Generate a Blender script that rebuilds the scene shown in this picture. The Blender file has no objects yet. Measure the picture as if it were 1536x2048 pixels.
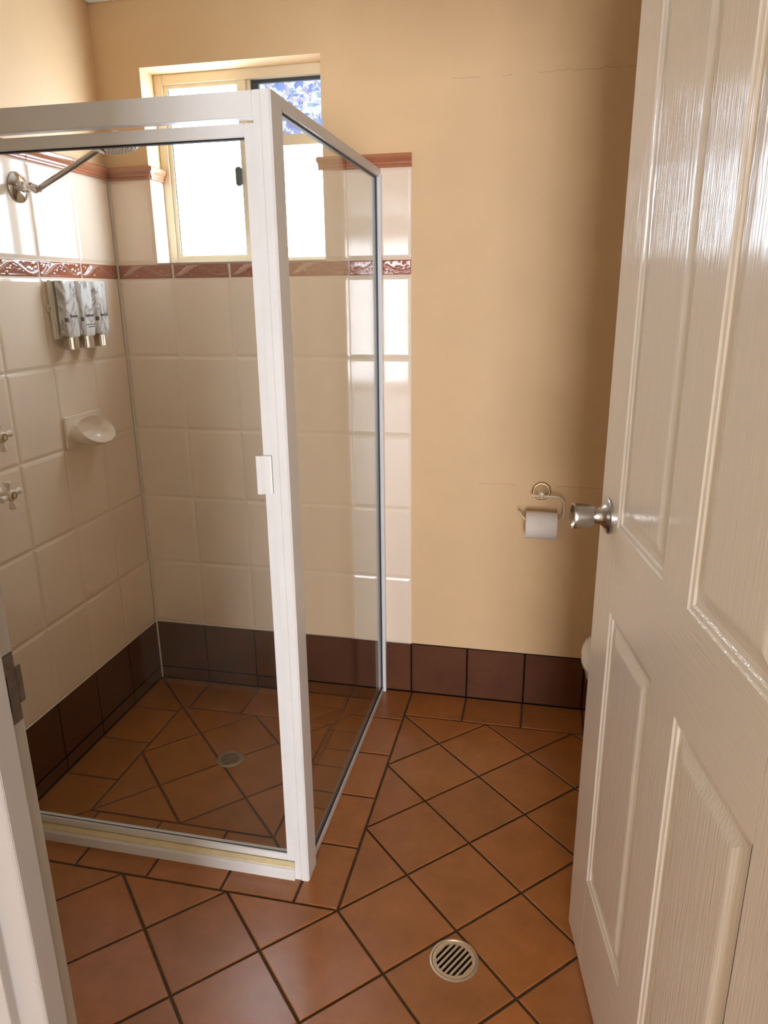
import bpy, bmesh, math, random
from mathutils import Vector, Matrix
random.seed(7)
SC = bpy.context.scene
COL = SC.collection

# ------------------------------------------------------------------ camera
cam_d = bpy.data.cameras.new('camera')
cam = bpy.data.objects.new('camera', cam_d)
COL.objects.link(cam)
SC.camera = cam
YAW, PIT, ROL = -0.2175, -0.2930, -0.0108
fw = Vector((math.sin(YAW)*math.cos(PIT), math.cos(YAW)*math.cos(PIT), math.sin(PIT)))
rt0 = Vector((math.cos(YAW), -math.sin(YAW), 0)); up0 = rt0.cross(fw)
rt = rt0*math.cos(ROL) + up0*math.sin(ROL); up = up0*math.cos(ROL) - rt0*math.sin(ROL)
cam.matrix_world = Matrix(((rt.x, up.x, -fw.x, 1.4358), (rt.y, up.y, -fw.y, -2.3408), (rt.z, up.z, -fw.z, 1.4137), (0, 0, 0, 1)))
cam_d.sensor_fit = 'HORIZONTAL'; cam_d.sensor_width = 36.0
cam_d.lens = 36.0*1446.4/1536.0
cam_d.clip_start = 0.02

# ------------------------------------------------------------------ world, exposure
world = bpy.data.worlds.new('sky'); SC.world = world
world.use_nodes = True
wn = world.node_tree.nodes['Background']
wn.inputs[0].default_value = (0.62, 0.78, 1.0, 1); wn.inputs[1].default_value = 1.6
vs = SC.view_settings
vs.view_transform = 'Standard'; vs.look = 'None'; vs.gamma = 1.0; vs.use_curve_mapping = False
vs.exposure = 1.03
cy = SC.cycles
cy.max_bounces = 7; cy.diffuse_bounces = 5; cy.glossy_bounces = 3; cy.transmission_bounces = 4; cy.transparent_max_bounces = 10
cy.use_light_tree = False; world.cycles.sampling_method = 'NONE'; cy.caustics_reflective = False; cy.caustics_refractive = False
PANE_EMIT = ((0.70, 0.82, 1.0), 8.6)      # frosted bathroom window, daylight behind
HALL_EMIT = ((0.87, 0.90, 1.0), 17.5)     # daylight in the glazed hall door behind the camera

# ------------------------------------------------------------------ materials
def mat_new(name):
    m = bpy.data.materials.new(name); m.use_nodes = True
    nt = m.node_tree
    return m, nt, nt.nodes['Principled BSDF']
def nd(nt, t, **kw):
    n = nt.nodes.new(t)
    for k, v in kw.items():
        if k.startswith('i_'):
            key = k[2:]
            n.inputs[int(key) if key.isdigit() else key.replace('_', ' ')].default_value = v
        else: setattr(n, k, v)
    return n
def simple(name, col, rough=0.5, metal=0.0, spec=0.5, var=0.0, bump=0.0, bscale=200.0, nscale=6.0, namt=0.0, stretch=None, coat=0.0):
    """Principled colour with optional per-object variation, mottling and fine relief."""
    m, nt, b = mat_new(name)
    b.inputs['Roughness'].default_value = rough; b.inputs['Metallic'].default_value = metal
    b.inputs['Specular IOR Level'].default_value = spec; b.inputs['Coat Weight'].default_value = coat
    tc = nd(nt, 'ShaderNodeTexCoord'); oi = nd(nt, 'ShaderNodeObjectInfo')
    off = nd(nt, 'ShaderNodeVectorMath', operation='ADD')
    mul = nd(nt, 'ShaderNodeMath', operation='MULTIPLY', i_1=37.0)
    nt.links.new(oi.outputs['Random'], mul.inputs[0])
    nt.links.new(tc.outputs['Object'], off.inputs[0]); nt.links.new(mul.outputs[0], off.inputs[1])
    hsv = nd(nt, 'ShaderNodeHueSaturation'); hsv.inputs['Color'].default_value = (*col, 1)
    last = None
    if var:
        mr = nd(nt, 'ShaderNodeMapRange'); mr.inputs['To Min'].default_value = 1-var; mr.inputs['To Max'].default_value = 1+var
        nt.links.new(oi.outputs['Random'], mr.inputs['Value']); last = mr.outputs['Result']
    if namt:
        no = nd(nt, 'ShaderNodeTexNoise', i_Scale=nscale, i_Detail=4.0, i_Roughness=0.65)
        nt.links.new(off.outputs[0], no.inputs['Vector'])
        m2 = nd(nt, 'ShaderNodeMapRange'); m2.inputs['From Min'].default_value = 0.25; m2.inputs['From Max'].default_value = 0.75
        m2.inputs['To Min'].default_value = 1-namt; m2.inputs['To Max'].default_value = 1+namt
        nt.links.new(no.outputs['Fac'], m2.inputs['Value'])
        if last:
            mm = nd(nt, 'ShaderNodeMath', operation='MULTIPLY')
            nt.links.new(last, mm.inputs[0]); nt.links.new(m2.outputs['Result'], mm.inputs[1]); last = mm.outputs[0]
        else: last = m2.outputs['Result']
    if last: nt.links.new(last, hsv.inputs['Value'])
    nt.links.new(hsv.outputs['Color'], b.inputs['Base Color'])
    if bump:
        src = off.outputs[0]
        if stretch:
            mp = nd(nt, 'ShaderNodeMapping'); mp.inputs['Scale'].default_value = stretch
            nt.links.new(tc.outputs['Object'], mp.inputs['Vector']); src = mp.outputs['Vector']
        n2 = nd(nt, 'ShaderNodeTexNoise', i_Scale=bscale, i_Detail=1.5)
        nt.links.new(src, n2.inputs['Vector'])
        bp = nd(nt, 'ShaderNodeBump', i_Strength=bump, i_Distance=0.002)
        nt.links.new(n2.outputs['Fac'], bp.inputs['Height']); nt.links.new(bp.outputs['Normal'], b.inputs['Normal'])
    return m
def emitter(name, col, strength, frost=0.0):
    m, nt, b = mat_new(name)
    b.inputs['Base Color'].default_value = (0.5, 0.55, 0.58, 1); b.inputs['Roughness'].default_value = 0.35
    b.inputs['Emission Color'].default_value = (*col, 1); b.inputs['Emission Strength'].default_value = strength
    if frost:
        tc = nd(nt, 'ShaderNodeTexCoord'); no = nd(nt, 'ShaderNodeTexNoise', i_Scale=260.0, i_Detail=2.0)
        nt.links.new(tc.outputs['Object'], no.inputs['Vector'])
        mr = nd(nt, 'ShaderNodeMapRange'); mr.inputs['From Min'].default_value = 0.3; mr.inputs['From Max'].default_value = 0.7
        mr.inputs['To Min'].default_value = strength*(1-frost); mr.inputs['To Max'].default_value = strength*(1+frost)
        nt.links.new(no.outputs['Fac'], mr.inputs['Value']); nt.links.new(mr.outputs['Result'], b.inputs['Emission Strength'])
        bp = nd(nt, 'ShaderNodeBump', i_Strength=0.4, i_Distance=0.001)
        nt.links.new(no.outputs['Fac'], bp.inputs['Height']); nt.links.new(bp.outputs['Normal'], b.inputs['Normal'])
    return m
def glass_mat(name, tint):
    m, nt, b = mat_new(name); nt.nodes.remove(b)
    out = nt.nodes['Material Output']
    tr = nd(nt, 'ShaderNodeBsdfTransparent'); tr.inputs[0].default_value = (*tint, 1)
    gl = nd(nt, 'ShaderNodeBsdfGlossy'); gl.inputs['Roughness'].default_value = 0.012; gl.inputs[0].default_value = (0.95, 0.97, 0.95, 1)
    fr = nd(nt, 'ShaderNodeFresnel'); ge = nd(nt, 'ShaderNodeNewGeometry')
    io = nd(nt, 'ShaderNodeMapRange'); io.inputs['To Min'].default_value = 1.5; io.inputs['To Max'].default_value = 1/1.5   # same pane reflectance from either face
    nt.links.new(ge.outputs['Backfacing'], io.inputs['Value']); nt.links.new(io.outputs['Result'], fr.inputs['IOR']); mx = nd(nt, 'ShaderNodeMixShader')
    nt.links.new(fr.outputs[0], mx.inputs[0]); nt.links.new(tr.outputs[0], mx.inputs[1]); nt.links.new(gl.outputs[0], mx.inputs[2])
    # faint soap film over the pane, patchy
    df = nd(nt, 'ShaderNodeBsdfDiffuse'); df.inputs[0].default_value = (0.62, 0.60, 0.54, 1)
    tc = nd(nt, 'ShaderNodeTexCoord'); no = nd(nt, 'ShaderNodeTexNoise', i_Scale=7.0, i_Detail=5.0)
    nt.links.new(tc.outputs['Object'], no.inputs['Vector'])
    mr = nd(nt, 'ShaderNodeMapRange'); mr.inputs['From Min'].default_value = 0.35; mr.inputs['From Max'].default_value = 0.75
    mr.inputs['To Min'].default_value = 0.004; mr.inputs['To Max'].default_value = 0.022
    nt.links.new(no.outputs['Fac'], mr.inputs['Value'])
    m2 = nd(nt, 'ShaderNodeMixShader')
    nt.links.new(mr.outputs['Result'], m2.inputs[0]); nt.links.new(mx.outputs[0], m2.inputs[1]); nt.links.new(df.outputs[0], m2.inputs[2])
    nt.links.new(m2.outputs[0], out.inputs['Surface'])
    return m

def plaster(name, col, cracks=False):
    m = simple(name, col, rough=0.55, spec=0.35, bump=0.12, bscale=160.0, nscale=2.5, namt=0.05)
    if cracks:
        nt = m.node_tree; b = nt.nodes['Principled BSDF']
        tc = nd(nt, 'ShaderNodeTexCoord'); sx = nd(nt, 'ShaderNodeSeparateXYZ'); nt.links.new(tc.outputs['Object'], sx.inputs[0])
        base = b.inputs['Base Color'].links[0].from_socket
        fac = None
        for z0, x0, amp in ((2.005, 1.13, 0.035), (0.806, 1.24, 0.022)):
            no = nd(nt, 'ShaderNodeTexNoise', noise_dimensions='1D', i_Scale=9.0, i_Detail=9.0, i_Roughness=0.72)
            w = nd(nt, 'ShaderNodeMath', operation='ADD', i_1=z0*7); nt.links.new(sx.outputs['X'], w.inputs[0]); nt.links.new(w.outputs[0], no.inputs['W'])
            a1 = nd(nt, 'ShaderNodeMath', operation='MULTIPLY_ADD', i_1=amp, i_2=z0-amp*0.5); nt.links.new(no.outputs['Fac'], a1.inputs[0])
            df = nd(nt, 'ShaderNodeMath', operation='SUBTRACT'); nt.links.new(sx.outputs['Z'], df.inputs[0]); nt.links.new(a1.outputs[0], df.inputs[1])
            ab = nd(nt, 'ShaderNodeMath', operation='ABSOLUTE'); nt.links.new(df.outputs[0], ab.inputs[0])
            lt = nd(nt, 'ShaderNodeMath', operation='LESS_THAN', i_1=0.0009); nt.links.new(ab.outputs[0], lt.inputs[0])
            gx = nd(nt, 'ShaderNodeMath', operation='GREATER_THAN', i_1=x0); nt.links.new(sx.outputs['X'], gx.inputs[0])
            n3 = nd(nt, 'ShaderNodeTexNoise', noise_dimensions='1D', i_Scale=9.0, i_Detail=1.0); nt.links.new(w.outputs[0], n3.inputs['W'])
            g3 = nd(nt, 'ShaderNodeMath', operation='GREATER_THAN', i_1=0.47); nt.links.new(n3.outputs['Fac'], g3.inputs[0])
            p = nd(nt, 'ShaderNodeMath', operation='MULTIPLY'); nt.links.new(lt.outputs[0], p.inputs[0]); nt.links.new(gx.outputs[0], p.inputs[1])
            q = nd(nt, 'ShaderNodeMath', operation='MULTIPLY'); nt.links.new(p.outputs[0], q.inputs[0]); nt.links.new(g3.outputs[0], q.inputs[1])
            if fac is None: fac = q.outputs[0]
            else:
                s = nd(nt, 'ShaderNodeMath', operation='MAXIMUM'); nt.links.new(fac, s.inputs[0]); nt.links.new(q.outputs[0], s.inputs[1]); fac = s.outputs[0]
        mx = nd(nt, 'ShaderNodeMix', data_type='RGBA'); mx.inputs[7].default_value = (0.30, 0.19, 0.09, 1)
        sc = nd(nt, 'ShaderNodeMath', operation='MULTIPLY', i_1=0.45); nt.links.new(fac, sc.inputs[0])
        nt.links.new(sc.outputs[0], mx.inputs[0]); nt.links.new(base, mx.inputs[6]); nt.links.new(mx.outputs[2], b.inputs['Base Color'])
    return m

M = {}
M['paint'] = plaster('cream_yellow_wall_paint', (0.765, 0.525, 0.285), cracks=True)
M['hall_paint'] = plaster('hall_wall_paint', (0.62, 0.55, 0.44))
M['ceiling'] = plaster('ceiling_paint', (0.84, 0.80, 0.70))
M['cream_tile'] = simple('cream_glazed_tile', (0.90, 0.735, 0.57), rough=0.06, spec=0.55, var=0.025, bump=0.02, bscale=22.0)
M['bead'] = simple('pale_sealant', (0.80, 0.72, 0.60), rough=0.5)
M['cream_grout'] = simple('cream_grout', (0.86, 0.71, 0.55), rough=0.8)
M['terra_floor'] = simple('terracotta_floor_tile', (0.365, 0.132, 0.034), rough=0.27, spec=0.6, var=0.10, bump=0.10, bscale=70.0, nscale=9.0, namt=0.16)
M['terra_wall'] = simple('brown_terracotta_skirting_tile', (0.105, 0.034, 0.012), rough=0.48, spec=0.28, var=0.08, bump=0.10, bscale=60.0, nscale=10.0, namt=0.22)
M['dark_grout'] = simple('dark_brown_grout', (0.075, 0.048, 0.027), rough=0.9, nscale=30.0, namt=0.3)
M['black_grout'] = simple('blackened_grout', (0.010, 0.006, 0.004), rough=0.95, spec=0.1)
M['band'] = simple('terracotta_glazed_relief', (0.36, 0.115, 0.060), rough=0.10, spec=0.7, var=0.05)
M['cap'] = simple('terracotta_glazed_capping', (0.44, 0.17, 0.085), rough=0.14, spec=0.65, var=0.06)
M['white_alu'] = simple('white_powder_coat', (0.78, 0.765, 0.745), rough=0.32, nscale=9.0, namt=0.04)
M['sill_strip'] = simple('yellowed_cream_strip', (0.78, 0.66, 0.40), rough=0.45, nscale=40.0, namt=0.1)
M['cream_alu'] = simple('cream_window_frame', (0.80, 0.70, 0.50), rough=0.4)
M['black'] = simple('black_rubber', (0.012, 0.012, 0.013), rough=0.5)
M['slot'] = simple('dark_drain_well', (0.006, 0.005, 0.004), rough=0.9)
M['grey_latch'] = simple('dark_grey_plastic', (0.06, 0.065, 0.07), rough=0.4)
M['chrome'] = simple('chrome', (0.72, 0.71, 0.69), rough=0.07, metal=1.0)
M['brushed'] = simple('brushed_steel', (0.52, 0.50, 0.47), rough=0.24, metal=1.0, bump=0.05, bscale=30, stretch=(1, 1, 40))
M['drain'] = simple('worn_chromed_brass_drain', (0.60, 0.50, 0.37), rough=0.34, metal=0.75, nscale=60, namt=0.1)
M['drain_dark'] = simple('dulled_drain_metal', (0.42, 0.36, 0.28), rough=0.4, metal=0.7)
M['brass'] = simple('antique_brass', (0.42, 0.27, 0.12), rough=0.25, metal=1.0)
M['tan_ceramic'] = simple('tan_cream_enamel', (0.70, 0.55, 0.37), rough=0.25)
M['ceramic'] = simple('cream_ceramic', (0.87, 0.735, 0.60), rough=0.09, spec=0.6)
M['porcelain'] = simple('white_porcelain', (0.86, 0.84, 0.80), rough=0.06, spec=0.6)
M['tissue'] = simple('white_tissue_paper', (0.82, 0.745, 0.675), rough=0.95, spec=0.1, bump=0.35, bscale=90)
M['card'] = simple('brown_card', (0.38, 0.27, 0.17), rough=0.9)
M['ink'] = simple('dark_print', (0.05, 0.045, 0.04), rough=0.7)
M['plate_cream'] = simple('cream_plastic', (0.74, 0.68, 0.56), rough=0.3)
M['strike'] = simple('tarnished_steel', (0.20, 0.17, 0.15), rough=0.42, metal=0.85, nscale=60, namt=0.35)
M['hall_floor'] = simple('hall_floor', (0.55, 0.47, 0.38), rough=0.35, nscale=3, namt=0.1)
M['grey_mesh'] = simple('insect_screen_wire', (0.10, 0.11, 0.13), rough=0.6)
M['glass'] = glass_mat('shower_glass', (0.972, 0.978, 0.965))
M['pane'] = emitter('frosted_window_glass', PANE_EMIT[0], PANE_EMIT[1], 0.10)
M['hall_pane'] = emitter('hall_door_glass', HALL_EMIT[0], HALL_EMIT[1])
def enamel(name, stretch):
    return simple(name, (0.81, 0.72, 0.61), rough=0.16, spec=0.55, bump=0.36, bscale=9.0, stretch=stretch)
M['enamel_v'] = enamel('white_enamel_vertical_grain', (34, 34, 1.2))
M['enamel_h'] = enamel('white_enamel_horizontal_grain', (1.2, 34, 34))
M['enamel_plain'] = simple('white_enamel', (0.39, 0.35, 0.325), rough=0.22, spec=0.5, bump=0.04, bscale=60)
def glaze_pool(m, hi):
    """glaze runs thin and pale on the raised relief"""
    nt = m.node_tree; b = nt.nodes['Principled BSDF']; base = b.inputs['Base Color'].links[0].from_socket
    tc = nd(nt, 'ShaderNodeTexCoord'); sx = nd(nt, 'ShaderNodeSeparateXYZ'); nt.links.new(tc.outputs['Object'], sx.inputs[0])
    mr = nd(nt, 'ShaderNodeMapRange'); mr.inputs['From Min'].default_value = -0.0006; mr.inputs['From Max'].default_value = 0.0016; mr.inputs['To Max'].default_value = 0.8
    nt.links.new(sx.outputs['Z'], mr.inputs['Value'])
    mx = nd(nt, 'ShaderNodeMix', data_type='RGBA'); mx.inputs[7].default_value = (*hi, 1)
    nt.links.new(mr.outputs['Result'], mx.inputs[0]); nt.links.new(base, mx.inputs[6]); nt.links.new(mx.outputs[2], b.inputs['Base Color'])
glaze_pool(M['band'], (0.66, 0.42, 0.32))
def marble():
    m = simple('white_marble_print', (0.82, 0.80, 0.77), rough=0.12, spec=0.5)
    nt = m.node_tree; b = nt.nodes['Principled BSDF']
    tc = nd(nt, 'ShaderNodeTexCoord'); mp = nd(nt, 'ShaderNodeMapping'); mp.inputs['Scale'].default_value = (1, 3.2, 1); mp.inputs['Rotation'].default_value = (0.25, 0, 0)
    nt.links.new(tc.outputs['Object'], mp.inputs[0])
    no = nd(nt, 'ShaderNodeTexNoise', i_Scale=6.5, i_Detail=6.0, i_Roughness=0.6, i_Distortion=1.1); nt.links.new(mp.outputs[0], no.inputs['Vector'])
    cr = nd(nt, 'ShaderNodeValToRGB'); e = cr.color_ramp.elements
    e[0].position = 0.38; e[0].color = (0.82, 0.80, 0.77, 1); e[1].position = 0.66; e[1].color = (0.82, 0.80, 0.77, 1)
    for p, c in ((0.47, (0.74, 0.71, 0.67)), (0.505, (0.30, 0.26, 0.22)), (0.54, (0.62, 0.58, 0.53))):
        x = e.new(p); x.color = (*c, 1)
    nt.links.new(no.outputs['Fac'], cr.inputs[0]); nt.links.new(cr.outputs[0], b.inputs['Base Color'])
    return m
M['marble'] = marble()

# ------------------------------------------------------------------ mesh helpers
class MB:
    def __init__(s): s.v = []; s.f = []
    def add(s, vs, fs):
        o = len(s.v); s.v += [tuple(p) for p in vs]; s.f += [tuple(i+o for i in f) for f in fs]; return s
    def box(s, x0, x1, y0, y1, z0, z1):
        return s.add([(x0,y0,z0),(x1,y0,z0),(x1,y1,z0),(x0,y1,z0),(x0,y0,z1),(x1,y0,z1),(x1,y1,z1),(x0,y1,z1)],
                     [(0,3,2,1),(4,5,6,7),(0,1,5,4),(1,2,6,5),(2,3,7,6),(3,0,4,7)])
    def prism(s, pts, fn, a, b):
        """extrude the 2D polygon pts from a to b; fn(p, q, t) gives the 3D point"""
        n = len(pts)
        vs = [fn(p[0], p[1], a) for p in pts] + [fn(p[0], p[1], b) for p in pts]
        fs = [tuple(range(n-1, -1, -1)), tuple(range(n, 2*n))] + [(i, (i+1) % n, n+(i+1) % n, n+i) for i in range(n)]
        return s.add(vs, fs)
    def lathe(s, prof, origin, axis, n=32, closed=True):
        """revolve (r, t) profile about axis through origin"""
        ax = Vector(axis).normalized(); o = Vector(origin)
        a = ax.orthogonal().normalized(); b = ax.cross(a)
        vs = []; fs = []
        for r, t in prof:
            for k in range(n):
                an = 2*math.pi*k/n
                vs.append(o + ax*t + (a*math.cos(an) + b*math.sin(an))*max(r, 1e-5))
        m = len(prof)
        for i in range(m-1):
            for k in range(n):
                k2 = (k+1) % n
                fs.append((i*n+k, i*n+k2, (i+1)*n+k2, (i+1)*n+k))
        if closed:
            fs.append(tuple(range(n-1, -1, -1))); fs.append(tuple((m-1)*n+k for k in range(n)))
        return s.add(vs, fs)
    def tube(s, path, rad, n=12, cap=True):
        P = [Vector(p) for p in path]; m = len(P); vs = []; fs = []; a = None
        for i in range(m):
            t = (P[min(i+1, m-1)] - P[max(i-1, 0)]).normalized()
            a = t.orthogonal().normalized() if a is None else (a - t*a.dot(t)).normalized()
            b = t.cross(a); r = rad[i] if isinstance(rad, (list, tuple)) else rad
            for k in range(n):
                an = 2*math.pi*k/n; vs.append(P[i] + (a*math.cos(an) + b*math.sin(an))*r)
        for i in range(m-1):
            for k in range(n):
                k2 = (k+1) % n; fs.append((i*n+k, i*n+k2, (i+1)*n+k2, (i+1)*n+k))
        if cap:
            fs.append(tuple(range(n-1, -1, -1))); fs.append(tuple((m-1)*n+k for k in range(n)))
        return s.add(vs, fs)
    def mesh(s, name, mat, smooth=None, bevel=0.0, segs=2):
        me = bpy.data.meshes.new(name); me.from_pydata(s.v, [], s.f); me.update()
        bm = bmesh.new(); bm.from_mesh(me)
        bmesh.ops.recalc_face_normals(bm, faces=bm.faces)
        if bevel:
            ed = [e for e in bm.edges if len(e.link_faces) == 2 and e.calc_face_angle(0) > 0.6]
            bmesh.ops.bevel(bm, geom=ed, offset=bevel, segments=segs, affect='EDGES', clamp_overlap=True)
        bm.to_mesh(me); bm.free()
        if mat: me.materials.append(M[mat])
        if smooth:
            me.polygons.foreach_set('use_smooth', [True]*len(me.polygons))
            me.set_sharp_from_angle(angle=math.radians(smooth))
        return me
    def obj(s, name, mat, parent=None, smooth=None, bevel=0.0, segs=2, local=False):
        return link(name, s.mesh(name, mat, smooth, bevel, segs), parent, local)
def link(name, me, parent=None, local=False, mw=None):
    o = bpy.data.objects.new(name, me); COL.objects.link(o)
    if mw is not None: o.matrix_basis = mw
    if parent is not None:
        o.parent = parent
        if not local: o.matrix_parent_inverse = WORLD.get(parent.name, Matrix()).inverted()
    return o
WORLD = {}
def thing(name, label, cat, loc=(0,0,0), rotz=0.0, group=None):
    o = bpy.data.objects.new(name, None); COL.objects.link(o)
    o.empty_display_size = 0.05
    o.matrix_basis = Matrix.Translation(loc) @ Matrix.Rotation(rotz, 4, 'Z')
    WORLD[o.name] = o.matrix_basis.copy()
    o['label'] = label; o['category'] = cat
    if group: o['group'] = group
    return o
def struct(o, label, cat=None):
    o['kind'] = 'structure'; o['label'] = label; o['category'] = cat or 'wall'
    return o
def box(name, mat, b, parent=None, bevel=0.0, **k):
    return MB().box(*b).obj(name, mat, parent, bevel=bevel, **k)

def clip(poly, nx, ny, c):
    """keep the side nx*x + ny*y <= c"""
    out = []
    for i in range(len(poly)):
        p, q = poly[i], poly[(i+1) % len(poly)]
        dp = nx*p[0]+ny*p[1]-c; dq = nx*q[0]+ny*q[1]-c
        if dp <= 1e-9: out.append(p)
        if (dp < -1e-9 and dq > 1e-9) or (dp > 1e-9 and dq < -1e-9):
            t = dp/(dp-dq); out.append((p[0]+t*(q[0]-p[0]), p[1]+t*(q[1]-p[1])))
    return out
def area(p): return 0.5*sum(p[i][0]*p[(i+1) % len(p)][1]-p[(i+1) % len(p)][0]*p[i][1] for i in range(len(p)))
def inset(poly, d):
    n = len(poly); L = []
    for i in range(n):
        p, q = poly[i], poly[(i+1) % n]
        ex, ey = q[0]-p[0], q[1]-p[1]; l = math.hypot(ex, ey)
        if l < 1e-6: continue
        nx, ny = -ey/l, ex/l
        L.append((nx, ny, nx*p[0]+ny*p[1]+d))
    out = []
    for i in range(len(L)):
        a, b = L[i-1], L[i]; det = a[0]*b[1]-a[1]*b[0]
        if abs(det) < 1e-6: continue
        out.append(((a[2]*b[1]-a[1]*b[2])/det, (a[0]*b[2]-a[2]*b[0])/det))
    return out
def tile_mesh(name, poly, mat, rings, back):
    """poly: ccw outline; rings: (inset, height) from the edge inwards; flat face on the last ring"""
    vs = []; fs = []; n = len(poly)
    allr = [(rings[0][0], back)] + list(rings)
    for d, h in allr:
        r = inset(poly, d)
        if len(r) != n: return None
        vs += [(x, y, h) for x, y in r]
    for i in range(len(allr)-1):
        for k in range(n):
            k2 = (k+1) % n; fs.append((i*n+k, i*n+k2, (i+1)*n+k2, (i+1)*n+k))
    fs.append(tuple((len(allr)-1)*n+k for k in range(n)))
    me = bpy.data.meshes.new(name); me.from_pydata(vs, [], fs); me.update(); me.materials.append(M[mat])
    return me
CREAM_R = [(0.0006, -0.0032), (0.0035, -0.0018), (0.0110, 0.0)]
TERRA_R = [(0.0032, -0.0014), (0.0050, 0.0)]
WTERRA_R = [(0.0027, -0.0012), (0.0042, 0.0)]
_cache = {}
def rect_tile(w, h, mat, rings, back=-0.006, name='tile'):
    k = (round(w, 4), round(h, 4), mat)
    if k not in _cache:
        _cache[k] = tile_mesh(name, [(0, 0), (w, 0), (w, h), (0, h)], mat, rings, back)
    return _cache[k]
BACK = Matrix(((1,0,0,0),(0,0,-1,0),(0,1,0,0),(0,0,0,1)))     # u=+x v=+z out=-y
LEFT = Matrix(((0,0,1,0),(1,0,0,0),(0,1,0,0),(0,0,0,1)))      # u=+y v=+z out=+x
RIGHT = Matrix(((0,0,-1,0),(-1,0,0,0),(0,1,0,0),(0,0,0,1)))   # u=-y v=+z out=-x
def place(me, frame, loc, parent, name='tile'):
    jit = Matrix.Rotation(random.uniform(-.0018, .0018), 4, 'X') @ Matrix.Rotation(random.uniform(-.0018, .0018), 4, 'Y')
    return link(name, me, parent, mw=Matrix.Translation(loc) @ frame @ jit)

# ------------------------------------------------------------------ dimensions
W, H = 0.203, 0.2543            # wall tile pitch
HS, HB = 0.1963, 0.0502         # skirting height, relief band height
ZB = HS + 5*H                   # underside of the band
ZT = ZB + HB                    # top of the band = window sill
ZC0, ZC1 = 1.7784, 1.8165       # capping strip
XE = 5*W                        # right end of the tiling
X1, BW, D = 1.0180, 0.157, 0.2857
YF = -BW - 3*D                  # front line of the border round the shower
ZS = -0.050                     # shower floor
WX0, WX1, WZ1 = 0.148, 0.738, 2.098
CEIL = 2.36
XR = 2.26                       # right wall
YW = -1.725                     # door wall, bathroom side
YH = -1.800                     # door wall, hall side
PL = 0.006                      # plaster face sits this far behind the tile face

# ------------------------------------------------------------------ walls
m = MB()
T = 0.22
m.box(-0.2, WX0, PL, T, -0.15, CEIL+0.1); m.box(WX1, XR+0.2, PL, T, -0.15, CEIL+0.1)
m.box(WX0, WX1, PL, T, -0.15, ZT); m.box(WX0, WX1, PL, T, WZ1, CEIL+0.1)
wall_back = struct(m.obj('wall_back', 'paint'), 'cream yellow plaster back wall with window and tiled shower corner')
wall_left = struct(box('wall_left', 'paint', (-0.2, -PL, YW, PL, -0.15, CEIL+0.1)), 'cream left wall tiled inside the shower')
wall_right = struct(box('wall_right', 'paint', (XR, XR+0.2, YW, PL, -0.15, CEIL+0.1)), 'cream painted right wall hidden behind the open door')
DX0, DX1, DZ = 0.850, 1.742, 2.075
m = MB()
m.box(-0.9, DX0, YH+0.012, YW, -0.15, CEIL+0.1); m.box(DX1, 4.3, YH+0.012, YW, -0.15, CEIL+0.1); m.box(DX0, DX1, YH+0.012, YW, DZ, CEIL+0.1)
wall_front = struct(m.obj('wall_front', 'hall_paint'), 'cream wall around the doorway the photo is taken through')
ceiling = struct(box('ceiling', 'ceiling', (-0.2, XR+0.2, YW, T, CEIL, CEIL+0.1)), 'white bathroom ceiling', 'ceiling')
cove = [(0, 0), (0.007, 0), (0.007, 0.006)] + [(0.007+0.063*(1-math.cos(a)), 0.006+0.071*math.sin(a)) for a in [math.pi/2*i/8 for i in range(1, 9)]] + [(0.077, 0.077), (0, 0.077)]
trim = struct(MB().prism(cove, lambda p, q, t: (t, PL-p, CEIL-0.077+q), -PL, XR).obj('trim_1', 'ceiling', smooth=30), 'white coved cornice along the back wall', 'cornice')
trim2 = struct(MB().prism(cove, lambda p, q, t: (-PL+p, t, CEIL-0.077+q), YW, PL).obj('trim_2', 'ceiling', smooth=30), 'white coved cornice along the left wall', 'cornice')

# hall behind the camera: floor, walls and the glazed door the daylight comes from
HY = -8.6
hall = MB().box(-0.8, 4.2, HY, YH+0.012, -0.12, -0.004).obj('floor_hall', 'hall_floor'); struct(hall, 'pale hallway floor outside the bathroom', 'floor')
struct(box('wall_hall_left', 'hall_paint', (-0.9, -0.8, HY, YH+0.012, -0.12, 2.5)), 'cream hallway wall on the left behind the camera')
struct(box('wall_hall_right', 'hall_paint', (4.2, 4.3, HY, YH+0.012, -0.12, 2.5)), 'cream hallway wall on the right behind the camera')
m = MB(); GX0, GX1, GZ0, GZ1 = 1.40, 3.40, 0.08, 2.18
m.box(-0.9, GX0, HY-0.1, HY, -0.12, 2.5); m.box(GX1, 4.3, HY-0.1, HY, -0.12, 2.5); m.box(GX0, GX1, HY-0.1, HY, -0.12, GZ0); m.box(GX0, GX1, HY-0.1, HY, GZ1, 2.5)
struct(m.obj('wall_hall_end', 'hall_paint'), 'cream hallway end wall with a tall daylight window')
struct(box('ceiling_hall', 'ceiling', (-0.9, 4.3, HY-0.1, YH+0.012, 2.45, 2.55)), 'white hallway ceiling', 'ceiling')
win2 = struct(MB().box(GX0, GX1, HY-0.09, HY-0.02, GZ0, GZ0+0.04).box(GX0, GX1, HY-0.09, HY-0.02, GZ1-0.04, GZ1).box(GX0, GX0+0.04, HY-0.09, HY-0.02, GZ0, GZ1).box(GX1-0.04, GX1, HY-0.09, HY-0.02, GZ0, GZ1).box(2.38, 2.42, HY-0.09, HY-0.02, GZ0, GZ1).obj('window_2', 'enamel_plain'), 'tall hallway window behind the camera', 'window')
box('window_pane', 'hall_pane', (GX0+0.04, 2.38, HY-0.07, HY-0.065, GZ0+0.04, GZ1-0.04), win2)
box('window_pane', 'hall_pane', (2.42, GX1-0.04, HY-0.07, HY-0.065, GZ0+0.04, GZ1-0.04), win2)

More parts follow.
